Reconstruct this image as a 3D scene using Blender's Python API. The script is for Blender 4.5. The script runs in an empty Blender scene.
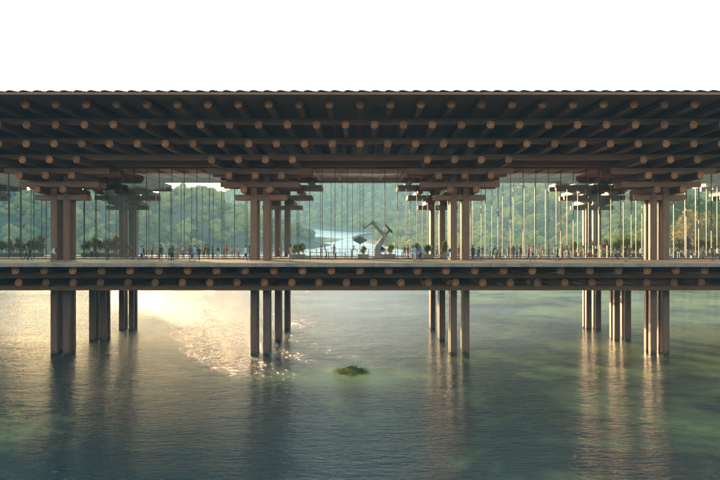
import bpy, math, random
from mathutils import Vector, Matrix, noise
R = math.radians
SC = bpy.context.scene
COL = SC.collection
WZ = 13.3            # camera height above the water; the water is z = 0
def H(h): return WZ + h
DECK = H(-1.93)
SUN_EL, SUN_AZ = 8.0, -25.5     # degrees; azimuth from +Y, negative is left

# ------------------------------------------------------------------ materials
def new_mat(name):
    m = bpy.data.materials.new(name); m.use_nodes = True
    nt = m.node_tree; nt.nodes.clear()
    out = nt.nodes.new('ShaderNodeOutputMaterial')
    b = nt.nodes.new('ShaderNodeBsdfPrincipled')
    nt.links.new(b.outputs[0], out.inputs[0])
    return m, nt, b, out
def N(nt, typ, **kw):
    n = nt.nodes.new(typ)
    for k, v in kw.items():
        if k in n.inputs.keys(): n.inputs[k].default_value = v
        else: setattr(n, k, v)
    return n
def ramp(nt, fac, stops):
    r = nt.nodes.new('ShaderNodeValToRGB')
    e = r.color_ramp.elements
    while len(e) < len(stops): e.new(0.5)
    for i, (p, c) in enumerate(stops):
        e[i].position = p; e[i].color = (c[0], c[1], c[2], 1)
    nt.links.new(fac, r.inputs[0]); return r
def mixc(nt, fac, a, b, mode='MIX'):
    m = nt.nodes.new('ShaderNodeMix'); m.data_type = 'RGBA'; m.blend_type = mode
    for sock, v in ((m.inputs[0], fac), (m.inputs[6], a), (m.inputs[7], b)):
        if isinstance(v, (int, float)): sock.default_value = v
        elif isinstance(v, tuple): sock.default_value = (*v, 1)
        else: nt.links.new(v, sock)
    return m.outputs[2]
def mathn(nt, op, a, b=None):
    m = nt.nodes.new('ShaderNodeMath'); m.operation = op
    for i, v in enumerate((a, b)):
        if v is None: continue
        if isinstance(v, (int, float)): m.inputs[i].default_value = v
        else: nt.links.new(v, m.inputs[i])
    return m.outputs[0]

def wood(name, c1, c2, axis, rough=0.6, rnd=0.35, scale=1.0, knots=True):
    """grain stretched along axis; each part a little different"""
    m, nt, b, out = new_mat(name)
    tc = N(nt, 'ShaderNodeTexCoord'); oi = N(nt, 'ShaderNodeObjectInfo')
    mp = N(nt, 'ShaderNodeMapping')
    s = [7.0*scale]*3; s[axis] = 0.35*scale
    mp.inputs['Scale'].default_value = s
    add = N(nt, 'ShaderNodeVectorMath', operation='ADD')
    sc = N(nt, 'ShaderNodeVectorMath', operation='SCALE'); sc.inputs[3].default_value = 91.0
    comb = N(nt, 'ShaderNodeCombineXYZ')
    for i in range(3): nt.links.new(oi.outputs['Random'], comb.inputs[i])
    nt.links.new(comb.outputs[0], sc.inputs[0])
    nt.links.new(tc.outputs['Object'], add.inputs[0]); nt.links.new(sc.outputs[0], add.inputs[1])
    nt.links.new(add.outputs[0], mp.inputs[0])
    n1 = N(nt, 'ShaderNodeTexNoise', Scale=1.0, Detail=6.0, Roughness=0.65)
    nt.links.new(mp.outputs[0], n1.inputs[0])
    n2 = N(nt, 'ShaderNodeTexNoise', Scale=0.55, Detail=3.0)
    nt.links.new(add.outputs[0], n2.inputs[0])
    c = ramp(nt, n1.outputs[0], [(0.3, c1), (0.7, c2)]).outputs[0]
    c = mixc(nt, mathn(nt, 'MULTIPLY', n2.outputs[0], 0.5), c, tuple(v*0.55 for v in c1))
    hs = N(nt, 'ShaderNodeHueSaturation')
    nt.links.new(mathn(nt, 'ADD', mathn(nt, 'MULTIPLY', oi.outputs['Random'], rnd), 1-rnd*0.5), hs.inputs['Value'])
    nt.links.new(c, hs.inputs['Color'])
    nt.links.new(hs.outputs[0], b.inputs['Base Color'])
    b.inputs['Roughness'].default_value = rough
    bp = N(nt, 'ShaderNodeBump', Strength=0.25, Distance=0.02)
    nt.links.new(n1.outputs[0], bp.inputs['Height']); nt.links.new(bp.outputs[0], b.inputs['Normal'])
    return m
def wet_pile():
    m = M['pile']; nt = m.node_tree; b = [n for n in nt.nodes if n.type == 'BSDF_PRINCIPLED'][0]
    src = b.inputs['Base Color'].links[0].from_socket
    geo = N(nt, 'ShaderNodeNewGeometry'); sp = N(nt, 'ShaderNodeSeparateXYZ'); nt.links.new(geo.outputs['Position'], sp.inputs[0])
    n = N(nt, 'ShaderNodeTexNoise', Scale=1.1, Detail=4.0); nt.links.new(geo.outputs['Position'], n.inputs[0])
    f = ramp(nt, mathn(nt, 'ADD', sp.outputs[2], mathn(nt, 'MULTIPLY', n.outputs[0], 1.2)), [(0.95, (1, 1, 1)), (1.0, (0, 0, 0))])
    f.color_ramp.elements[0].position = .35; f.color_ramp.elements[1].position = .85
    d = N(nt, 'ShaderNodeMath', operation='DIVIDE'); 
    nt.links.new(f.outputs[0].node.inputs[0].links[0].from_socket, d.inputs[0]); d.inputs[1].default_value = 1.6
    nt.links.new(d.outputs[0], f.inputs[0])
    nt.links.new(mixc(nt, f.outputs[0], src, (0.022, 0.026, 0.014)), b.inputs['Base Color'])
    nt.links.new(mixc(nt, f.outputs[0], (.45,.45,.45), (.15,.15,.15)), b.inputs['Roughness'])
def plain(name, c, rough=0.6, var=0.15, scale=3.0, metal=0.0):
    m, nt, b, out = new_mat(name)
    tc = N(nt, 'ShaderNodeTexCoord')
    n = N(nt, 'ShaderNodeTexNoise', Scale=scale, Detail=5.0)
    nt.links.new(tc.outputs['Object'], n.inputs[0])
    r = ramp(nt, n.outputs[0], [(0.3, tuple(v*(1-var) for v in c)), (0.7, tuple(min(1, v*(1+var)) for v in c))])
    nt.links.new(r.outputs[0], b.inputs['Base Color'])
    b.inputs['Roughness'].default_value = rough; b.inputs['Metallic'].default_value = metal
    return m
def leafy(name, c1, c2, rnd=0.5, transl=0.35, patch=0.02):
    m, nt, b, out = new_mat(name)
    oi = N(nt, 'ShaderNodeObjectInfo'); geo = N(nt, 'ShaderNodeNewGeometry')
    n = N(nt, 'ShaderNodeTexNoise', Scale=patch, Detail=3.0)
    nt.links.new(geo.outputs['Position'], n.inputs[0])
    f = mathn(nt, 'ADD', mathn(nt, 'MULTIPLY', geo.outputs['Random Per Island'], 0.35), mathn(nt, 'MULTIPLY', oi.outputs['Random'], rnd))
    f = mathn(nt, 'ADD', f, mathn(nt, 'MULTIPLY', mathn(nt, 'SUBTRACT', n.outputs[0], 0.5), 0.8))
    c = ramp(nt, f, [(0.1, c1), (0.95, c2)]).outputs[0]
    nt.nodes.remove(b)
    d = N(nt, 'ShaderNodeBsdfDiffuse'); t = N(nt, 'ShaderNodeBsdfTranslucent')
    nt.links.new(c, d.inputs[0]); nt.links.new(c, t.inputs[0])
    mx = N(nt, 'ShaderNodeMixShader'); mx.inputs[0].default_value = transl
    nt.links.new(d.outputs[0], mx.inputs[1]); nt.links.new(t.outputs[0], mx.inputs[2])
    nt.links.new(mx.outputs[0], out.inputs[0])
    return m

M = {}
T1, T2 = (0.20, 0.080, 0.034), (0.36, 0.165, 0.074)
M['beam'] = wood('timber_beam', T1, T2, 0)
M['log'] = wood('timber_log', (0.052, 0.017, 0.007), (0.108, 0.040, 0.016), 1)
M['col'] = wood('timber_column', (0.15, 0.058, 0.027), (0.29, 0.13, 0.064), 2)
M['pile'] = wood('timber_pile', (0.11, 0.044, 0.022), (0.24, 0.11, 0.056), 2, rough=0.45)
wet_pile()
M['rosette'] = plain('carved_end_wood', (0.44, 0.14, 0.03), 0.5, 0.45, 1.6)
def vary(m, lo, hi):
    nt = m.node_tree; b = [n for n in nt.nodes if n.type == 'BSDF_PRINCIPLED'][0]; src = b.inputs['Base Color'].links[0].from_socket
    oi = N(nt, 'ShaderNodeObjectInfo'); hs = N(nt, 'ShaderNodeHueSaturation')
    nt.links.new(mathn(nt, 'ADD', mathn(nt, 'MULTIPLY', oi.outputs['Random'], hi-lo), lo), hs.inputs['Value'])
    nt.links.new(src, hs.inputs['Color']); nt.links.new(hs.outputs[0], b.inputs['Base Color'])
vary(M['rosette'], .55, 1.3)
M['rosette_dark'] = plain('carved_end_recess', (0.10, 0.04, 0.02), 0.8)
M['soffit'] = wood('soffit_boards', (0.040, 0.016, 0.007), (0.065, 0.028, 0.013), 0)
M['ceiling'] = wood('ceiling_boards', (0.22, 0.10, 0.07), (0.34, 0.17, 0.12), 0)
M['tile'] = plain('roof_tile', (0.08, 0.075, 0.07), 0.7)
M['slab'] = plain('grey_slab', (0.23, 0.165, 0.12), 0.8, 0.25, 1.3)
M['mullion'] = plain('mullion_wood', (0.05, 0.024, 0.014), 0.5)
M['white'] = plain('white_paint', (0.78, 0.76, 0.72), 0.5, 0.05)
M['robot'] = plain('warm_grey_paint', (0.42, 0.33, 0.27), 0.5)
M['darkmetal'] = plain('dark_metal', (0.035, 0.04, 0.045), 0.4, 0.2)
M['greypanel'] = plain('grey_panel', (0.15, 0.14, 0.13), 0.6)
M['lightwood'] = plain('light_wood', (0.42, 0.27, 0.15), 0.6)
M['pot'] = plain('planter_clay', (0.32, 0.22, 0.16), 0.8)
M['bark'] = plain('bark', (0.07, 0.05, 0.035), 0.9, 0.3)
M['rock'] = plain('algae_rock', (0.055, 0.07, 0.022), 0.8, 0.5, 2)
M['sand'] = plain('bank_sand', (0.22, 0.20, 0.15), 0.9, 0.3, 0.2)
M['leaf_green'] = leafy('leaf_green', (0.05, 0.085, 0.02), (0.16, 0.20, 0.04))
M['leaf_gold'] = leafy('leaf_gold', (0.15, 0.10, 0.02), (0.42, 0.26, 0.06), transl=.5)
M['leaf_lime'] = leafy('leaf_lime', (0.15, 0.19, 0.025), (0.42, 0.42, 0.05), transl=.5)
M['leaf_forest'] = leafy('leaf_forest', (0.045, 0.085, 0.03), (0.50, 0.42, 0.10), 0.95, 0.5, 0.012)
M['algae'] = leafy('algae', (0.03, 0.04, 0.012), (0.20, 0.24, 0.06), transl=.5)

# floor: long boards with joints
def floor_mat():
    m, nt, b, out = new_mat('deck_floor')
    tc = N(nt, 'ShaderNodeTexCoord')
    br = N(nt, 'ShaderNodeTexBrick', Scale=1.0)
    br.inputs['Color1'].default_value = (0.42, 0.22, 0.11, 1); br.inputs['Color2'].default_value = (0.54, 0.33, 0.18, 1)
    br.inputs['Mortar'].default_value = (0.12, 0.08, 0.05, 1)
    br.inputs['Brick Width'].default_value = 3.0; br.inputs['Row Height'].default_value = 0.3; br.inputs['Mortar Size'].default_value = 0.008
    nt.links.new(tc.outputs['Object'], br.inputs[0])
    n = N(nt, 'ShaderNodeTexNoise', Scale=0.6, Detail=6.0); nt.links.new(tc.outputs['Object'], n.inputs[0])
    c = mixc(nt, mathn(nt, 'MULTIPLY', n.outputs[0], 0.5), br.outputs[0], (0.3, 0.2, 0.13))
    nt.links.new(c, b.inputs['Base Color']); b.inputs['Roughness'].default_value = 0.7
    return m
M['floor'] = floor_mat()

def glass_mat():
    m, nt, b, out = new_mat('window_glass')
    nt.nodes.remove(b)
    tr = N(nt, 'ShaderNodeBsdfTransparent'); tr.inputs[0].default_value = (0.93, 0.975, 0.975, 1)
    gl = N(nt, 'ShaderNodeBsdfGlossy'); gl.inputs['Roughness'].default_value = 0.02
    gl.inputs[0].default_value = (0.85, 0.97, 1, 1)
    fr = N(nt, 'ShaderNodeFresnel', IOR=1.5)
    mx = N(nt, 'ShaderNodeMixShader')
    g_ = N(nt, 'ShaderNodeNewGeometry')
    nt.links.new(mathn(nt, 'MULTIPLY', fr.outputs[0], mathn(nt, 'SUBTRACT', 1.0, g_.outputs['Backfacing'])), mx.inputs[0])
    nt.links.new(tr.outputs[0], mx.inputs[1]); nt.links.new(gl.outputs[0], mx.inputs[2])
    nt.links.new(mx.outputs[0], out.inputs[0])
    return m
M['glass'] = glass_mat()

def water_mat():
    m, nt, b, out = new_mat('lake_water')
    geo = N(nt, 'ShaderNodeNewGeometry'); P = geo.outputs['Position']
    def nz(scale, sx=1.0, sy=1.0, detail=2.0, rot=0.0, dist=0.0, rough=0.5):
        mp = N(nt, 'ShaderNodeMapping'); mp.inputs['Scale'].default_value = (sx, sy, 1); mp.inputs['Rotation'].default_value = (0, 0, rot)
        nt.links.new(P, mp.inputs[0])
        n = N(nt, 'ShaderNodeTexNoise', Scale=scale, Detail=detail, Distortion=dist, Roughness=rough)
        nt.links.new(mp.outputs[0], n.inputs[0]); return n.outputs[0]
    w1 = nz(0.28, 0.7, 1.25, 3, 0.15, 0.4)
    w2 = nz(1.3, 0.6, 1.5, 3, -0.2, 0.6)
    w3 = nz(4.2, 0.6, 1.4, 2, 0.1, 0.5)
    calm = ramp(nt, nz(0.022, 1, 1.3, 2, 0.3), [(0.36, (0.5,)*3), (0.64, (1.1, 1.1, 1.1))]).outputs[0]
    h = mathn(nt, 'ADD', mathn(nt, 'MULTIPLY', w1, 0.55), mathn(nt, 'ADD', mathn(nt, 'MULTIPLY', w2, 0.42), mathn(nt, 'MULTIPLY', w3, 0.17)))
    h = mathn(nt, 'MULTIPLY', h, calm)
    bp = N(nt, 'ShaderNodeBump', Strength=1.0, Distance=2.1)
    nt.links.new(h, bp.inputs['Height']); nt.links.new(bp.outputs[0], b.inputs['Normal'])
    # water weed and shallow bed showing through the surface: olive patches, mostly to the right
    sx = N(nt, 'ShaderNodeSeparateXYZ'); nt.links.new(P, sx.inputs[0])
    right = N(nt, 'ShaderNodeMapRange', clamp=True); right.inputs[1].default_value = -4; right.inputs[2].default_value = 50
    nt.links.new(sx.outputs[0], right.inputs[0])
    weed = nz(0.06, 1, 0.7, 8, 0.4, 0.25, 0.68)
    wf = ramp(nt, mathn(nt, 'ADD', weed, mathn(nt, 'MULTIPLY', mathn(nt, 'SUBTRACT', right.outputs[0], 0.5), 0.22)), [(0.46, (0, 0, 0)), (0.66, (1, 1, 1))]).outputs[0]
    # weed round the mossy rock
    dv = N(nt, 'ShaderNodeVectorMath', operation='DISTANCE'); nt.links.new(P, dv.inputs[0]); dv.inputs[1].default_value = (-1.4, 80.5, 0)
    near = ramp(nt, mathn(nt, 'ADD', mathn(nt, 'DIVIDE', dv.outputs['Value'], 13.0), mathn(nt, 'MULTIPLY', mathn(nt, 'SUBTRACT', weed, 0.5), 1.6)), [(0.25, (1, 1, 1)), (0.85, (0, 0, 0))]).outputs[0]
    f = mathn(nt, 'MAXIMUM', wf, near)
    deep = ramp(nt, nz(0.03, 1, 1, 4), [(0.3, (0.006, 0.022, 0.022)), (0.7, (0.014, 0.040, 0.034))]).outputs[0]
    c = mixc(nt, f, deep, (0.19, 0.25, 0.08))
    nt.links.new(c, b.inputs['Base Color'])
    b.inputs['Roughness'].default_value = 0.15; b.inputs['IOR'].default_value = 1.33
    return m
M['water'] = water_mat()
def ground_mat():
    m, nt, b, out = new_mat('ground')
    geo = N(nt, 'ShaderNodeNewGeometry')
    n = N(nt, 'ShaderNodeTexNoise', Scale=0.02, Detail=8.0); nt.links.new(geo.outputs['Position'], n.inputs[0])
    r = ramp(nt, n.outputs[0], [(0.35, (0.035, 0.05, 0.02)), (0.65, (0.10, 0.10, 0.04))])
    nt.links.new(r.outputs[0], b.inputs['Base Color']); b.inputs['Roughness'].default_value = 0.95
    return m
M['ground'] = ground_mat()
def river_mat():
    m, nt, b, out = new_mat('river_rapids')
    geo = N(nt, 'ShaderNodeNewGeometry')
    mp = N(nt, 'ShaderNodeMapping'); mp.inputs['Scale'].default_value = (0.02, 0.045, 0.05); nt.links.new(geo.outputs['Position'], mp.inputs[0])
    n = N(nt, 'ShaderNodeTexNoise', Scale=1.0, Detail=7.0, Roughness=0.6); nt.links.new(mp.outputs[0], n.inputs[0])
    r = ramp(nt, n.outputs[0], [(0.42, (0.05, 0.10, 0.10)), (0.64, (0.30, 0.36, 0.35))])
    nt.links.new(r.outputs[0], b.inputs['Base Color']); b.inputs['Roughness'].default_value = 0.35
    return m
M['river'] = river_mat()

# ------------------------------------------------------------------ mesh helper
class MB:
    def __init__(s): s.v = []; s.f = []; s.mi = []; s.sm = []
    def add(s, vs, fs, mi=0, smooth=False):
        o = len(s.v); s.v += [tuple(p) for p in vs]
        for f in fs: s.f.append([i+o for i in f]); s.mi.append(mi); s.sm.append(smooth)
        return s
    def box(s, x0, x1, y0, y1, z0, z1, mi=0):
        return s.add([(x0,y0,z0),(x1,y0,z0),(x1,y1,z0),(x0,y1,z0),(x0,y0,z1),(x1,y0,z1),(x1,y1,z1),(x0,y1,z1)],
            [(0,3,2,1),(4,5,6,7),(0,1,5,4),(1,2,6,5),(2,3,7,6),(3,0,4,7)], mi)
    def prism(s, prof, axis, a, b, mi=0, smooth=False):
        """profile (two coords) swept along axis from a to b; axis 0: prof=(y,z); 1: (x,z); 2: (x,y)"""
        def P(p, t): return [(t,p[0],p[1]), (p[0],t,p[1]), (p[0],p[1],t)][axis]
        n = len(prof)
        vs = [P(p,a) for p in prof] + [P(p,b) for p in prof]
        fs = [(i,(i+1)%n,(i+1)%n+n,i+n) for i in range(n)]
        s.add(vs, fs, mi, smooth); s.add(vs[:n], [list(range(n))[::-1]], mi); s.add(vs[n:], [list(range(n))], mi)
        return s
    def tube(s, p0, p1, r0, r1=None, n=8, mi=0, smooth=True, cap=True):
        p0 = Vector(p0); p1 = Vector(p1); r1 = r0 if r1 is None else r1
        d = (p1-p0).normalized(); u = d.orthogonal().normalized(); w = d.cross(u)
        a = [p0 + (u*math.cos(t)+w*math.sin(t))*r0 for t in [2*math.pi*i/n for i in range(n)]]
        b = [p1 + (u*math.cos(t)+w*math.sin(t))*r1 for t in [2*math.pi*i/n for i in range(n)]]
        s.add(a+b, [(i,(i+1)%n,(i+1)%n+n,i+n) for i in range(n)], mi, smooth)
        if cap: s.add(a, [list(range(n))[::-1]], mi); s.add(b, [list(range(n))], mi)
        return s
    def build(s, name, mats, parent=None, link=True):
        me = bpy.data.meshes.new(name)
        me.from_pydata(s.v, [], s.f)
        for m in (mats if isinstance(mats, (list, tuple)) else [mats]): me.materials.append(m)
        me.polygons.foreach_set('material_index', s.mi); me.polygons.foreach_set('use_smooth', s.sm)
        me.update()
        return place(name, me, parent) if link else me
def place(name, me, parent=None, loc=(0,0,0), rz=0):
    o = bpy.data.objects.new(name, me); COL.objects.link(o)
    if parent: o.parent = parent
    o.location = loc; o.rotation_euler = (0,0,rz)
    return o
def tag(o, label=None, cat=None, group=None, kind=None):
    if label: o['label'] = label
    if cat: o['category'] = cat
    if group: o['group'] = group
    if kind: o['kind'] = kind
    return o
def empty(name, loc=(0,0,0), rz=0): return place(name, None, None, loc, rz)
def chamfer(cx, cz, hw, hh, c):
    return [(cx-hw+c,cz-hh),(cx+hw-c,cz-hh),(cx+hw,cz-hh+c),(cx+hw,cz+hh-c),(cx+hw-c,cz+hh),(cx-hw+c,cz+hh),(cx-hw,cz+hh-c),(cx-hw,cz-hh+c)]

# ------------------------------------------------------------------ the bridge hall
S = 3.0; MID = 110.7; XL = 70.5
hall = empty('timber_bridge_hall', (0, MID, 0))
tag(hall, 'long covered timber bridge hall with stepped bracket eaves standing on piles in the lake', 'bridge')
def part(name, mb, mats, loc=(0,0,0)):
    o = mb.build(name, mats); o.parent = hall; o.location = (loc[0], loc[1]-MID, loc[2]); return o
def partme(name, me, loc):
    o = bpy.data.objects.new(name, me); COL.objects.link(o); o.parent = hall; o.location = (loc[0], loc[1]-MID, loc[2]); return o

def rosette_mesh(r=0.385):
    mb = MB(); n = 24
    def ring(ri, ro, y, mi, seg=n):
        for i in range(seg):
            a, b = 2*math.pi*i/seg, 2*math.pi*(i+1)/seg
            q = [(ri*math.cos(a),y,ri*math.sin(a)),(ro*math.cos(a),y,ro*math.sin(a)),(ro*math.cos(b),y,ro*math.sin(b)),(ri*math.cos(b),y,ri*math.sin(b))]
            mb.add(q, [(0,1,2,3)], mi)
            if ri > 0:
                q2 = [(ri*math.cos(a),y,ri*math.sin(a)),(ri*math.cos(b),y,ri*math.sin(b)),(ri*math.cos(b),y+.05,ri*math.sin(b)),(ri*math.cos(a),y+.05,ri*math.sin(a))]
                mb.add(q2, [(0,1,2,3)], mi)
    # backing disc, dark recess
    pts = [(r*.96*math.cos(2*math.pi*i/n), -0.03, r*.96*math.sin(2*math.pi*i/n)) for i in range(n)]
    mb.add(pts, [list(range(n))], 1)
    ring(r*0.80, r, -0.08, 0)
    # rim
    a = [(r*math.cos(2*math.pi*i/n), -0.08, r*math.sin(2*math.pi*i/n)) for i in range(n)]
    b = [(p[0], 0.06, p[2]) for p in a]
    mb.add(a+b, [(i,i+n,(i+1)%n+n,(i+1)%n) for i in range(n)], 0, True)
    # hub and eight spokes
    hub = [(r*.27*math.cos(2*math.pi*i/12), -0.085, r*.27*math.sin(2*math.pi*i/12)) for i in range(12)]
    mb.add(hub, [list(range(12))], 0)
    for k in range(8):
        t = math.pi/8 + k*math.pi/4; w = r*.085
        u = Vector((math.cos(t),0,math.sin(t))); v = Vector((-math.sin(t),0,math.cos(t)))
        w2 = r*.13
        q = [u*r*.2-v*w, u*r*.84-v*w2, u*r*.84+v*w2, u*r*.2+v*w]
        mb.add([(p.x,-0.075,p.z) for p in q]+[(p.x,-0.03,p.z) for p in q], [(0,1,2,3),(0,4,5,1),(2,6,7,3)], 0)
    return mb.build('log_end_rosette', [M['rosette'], M['rosette_dark']], link=False)
ROS = rosette_mesh()
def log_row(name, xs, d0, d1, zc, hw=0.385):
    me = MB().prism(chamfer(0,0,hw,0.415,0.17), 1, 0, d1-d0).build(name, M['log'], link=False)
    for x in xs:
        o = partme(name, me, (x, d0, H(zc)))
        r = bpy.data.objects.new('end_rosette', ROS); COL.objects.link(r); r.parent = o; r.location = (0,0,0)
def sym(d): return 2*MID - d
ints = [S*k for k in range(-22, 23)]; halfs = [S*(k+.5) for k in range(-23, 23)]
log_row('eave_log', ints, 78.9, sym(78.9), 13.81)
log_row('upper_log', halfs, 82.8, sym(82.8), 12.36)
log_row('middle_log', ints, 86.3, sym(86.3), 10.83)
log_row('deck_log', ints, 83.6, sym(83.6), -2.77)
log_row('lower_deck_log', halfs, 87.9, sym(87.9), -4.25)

def long_beam(name, d, h0, h1, x0=-XL-3, x1=XL+3, w=0.6, mat='beam', cap=False):
    cx = (x0+x1)/2; hw = (x1-x0)/2; c = 0.035; z0, z1 = h0, h1; zc = (z0+z1)/2; hz = (z1-z0)/2
    o = part(name, MB().prism(chamfer(w/2,0,w/2,hz,c), 0, -hw, hw), M[mat], (cx, d, H(zc)))
    if cap:
        for s in (-1, 1):
            e = MB().box(min(0,s*.03), max(0,s*.03), 0.05, w-0.05, -hz+.05, hz-.05).build('beam_end_plate', M['rosette'])
            e.parent = o; e.location = (s*hw, 0, 0)
    return o
for d in (85.4, sym(86.0)): long_beam('top_purlin', d, 12.76, 13.42)
for d in (89.9, sym(90.5)): long_beam('middle_purlin', d, 11.27, 11.94)
for d in (93.0, 100.2, sym(100.8), sym(93.6)): long_beam('lower_purlin', d, 9.78, 10.43)
for d in (89.2, sym(89.8)): long_beam('deck_edge_beam', d, -3.80, -3.19)
for d in (91.0, 96.8, MID-.3, sym(97.4), sym(91.6)): long_beam('pile_cap_beam', d, -5.29, -4.68)
long_beam('lower_deck_girder', 98.6, -5.2, -3.84)
for d in (95.0, 109.5, sym(95.6)): long_beam('deck_girder', d, -3.82, -2.38)
# roof
def roof():
    y0, y1 = 76.0, sym(76.0)
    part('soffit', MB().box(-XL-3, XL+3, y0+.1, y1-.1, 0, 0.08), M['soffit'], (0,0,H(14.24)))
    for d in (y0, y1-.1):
        part('eave_fascia', MB().box(-XL-3, XL+3, 0, .1, -0.03, 0.20), M['beam'], (0, d, H(14.24)))
    # tiled slopes, pantile profile seen as low bumps at the eave
    for sgn, nm in ((1,'roof_slope'), (-1,'roof_slope')):
        mb = MB(); per = 1.285; n = int((2*XL+6)/per); prof = []
        for i in range(n):
            x = -XL-3 + i*per
            for t, h in ((0,0.0),(0.10,0.10),(0.25,0.15),(0.42,0.145),(0.7,0.06),(0.97,0.0)): prof.append((x+t*per, h))
        ys = [(-0.12 if sgn>0 else 0.12), 0]
        L = MID-y0
        top0 = [(x, -L-.12 if sgn>0 else L+.12, H(14.50)+h) for x,h in prof]
        top1 = [(x, 0, H(14.50)+3.2+h) for x,h in prof]
        bot0 = [(x, -L-.12 if sgn>0 else L+.12, H(14.47)+h*.55) for x,h in prof]
        k = len(prof)
        mb.add(top0+top1, [((i,i+1,i+1+k,i+k) if sgn>0 else (i,i+k,i+1+k,i+1)) for i in range(k-1)], 0)
        mb.add(top0+bot0, [(i,i+k,i+1+k,i+1) for i in range(k-1)], 0)
        o = mb.build(nm, M['tile']); o.parent = hall
    part('ridge_cap', MB().tube((-XL-3,0,0),(XL+3,0,0),0.35,n=10), M['tile'], (0, MID, H(14.5)+3.25))
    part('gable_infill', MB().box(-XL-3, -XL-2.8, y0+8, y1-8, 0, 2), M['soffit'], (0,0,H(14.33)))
roof()
# deck
part('deck_floor', MB().box(-XL-3, XL+3, 82.06, sym(82.06), -0.05, 0), M['floor'], (0,0,DECK))
for k in range(-6, 6): part('deck_slab', MB().box(-5.985, 5.985, 82.0, sym(82.0), -0.41, -0.053), M['slab'], (k*12+6+1.3,0,DECK))
# clusters
CX = [-60, -36, -12, 12, 36, 60]
def column(name, x, d, z0, z1, mat, w=0.78):
    h = w/2
    return part(name, MB().prism(chamfer(0,0,h,h,0.03), 2, 0, z1-z0), M[mat], (x, d+h, z0))
for cx in CX:
    for row, c in enumerate((97.1, MID, sym(97.1))):
        for dx in (-.75, .75):
            for dy in (-.75, .75):
                column('pile', cx+dx, c+dy-.39, -2.5, H(-4.68), 'pile')
                if row != 1: column('column', cx+dx, c+dy-.39, DECK+.001, H(8.29), 'col')
    for c, s in ((97.1, 1), (sym(97.1), -1)):
        def bb(nm, off, L, h0, h1):
            for o_ in (-off, off-.6):
                long_beam(nm, c+o_, h0, h1, cx-L, cx+L, cap=True)
        bb('upper_bracket_beam', 2.4, 6.15, 8.30, 9.00)
        bb('middle_bracket_beam', 1.75, 4.65, 6.78, 7.46)
        bb('lower_bracket_beam', 1.02, 3.05, 5.30, 5.93)
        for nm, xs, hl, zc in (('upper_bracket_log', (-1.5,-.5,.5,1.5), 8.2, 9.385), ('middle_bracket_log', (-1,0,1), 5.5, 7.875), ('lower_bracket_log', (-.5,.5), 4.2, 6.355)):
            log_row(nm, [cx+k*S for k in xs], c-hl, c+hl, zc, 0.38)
# glazed walls
GF, GB = 102.0, sym(102.0)
HT = H(9.55)
long_beam('glass_header', GF-.2, 9.55, 9.77, w=.4); long_beam('glass_header', GB-.2, 9.55, 9.77, w=.4)
part('wall_board', MB().box(-XL-3, XL+3, 0, .2, 0, .9), M['ceiling'], (0, GF-.05, H(9.78)))
long_beam('glass_sill', GF-.12, -1.93, -1.80, w=.24, mat='mullion'); long_beam('glass_sill', GB-.12, -1.93, -1.80, w=.24, mat='mullion')
pane = MB().box(-.76, .76, -.006, .006, 0, HT-H(-1.80)).build('glass_pane', M['glass'], link=False)
mull = MB().box(-.032, .032, -.07, .07, 0, HT-H(-1.80)).build('mullion', M['mullion'], link=False)
K = 44
for k in range(-K, K+1):
    partme('mullion', mull, (k*1.6, GF, H(-1.80)))
    if k < K: partme('glass_pane', pane, (k*1.6+.8, GF, H(-1.80)))
for k in range(-K, K+1):
    partme('far_mullion', mull, (k*1.6+.5, GB, H(-1.80)))
    if k < K: partme('far_glass_pane', pane, (k*1.6+1.3, GB, H(-1.80)))
part('ceiling', MB().box(-XL-3, XL+3, GF+.2, GB-.2, 0, .08), M['ceiling'], (0,0,H(9.84)))
joist = MB().box(-.2, .2, 0, GB-GF-.5, -.3, 0).build('ceiling_joist', M['ceiling'], link=False)
for k in range(-22, 23):
    partme('ceiling_joist', joist, (k*S, GF+.25, H(9.837)))

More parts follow.
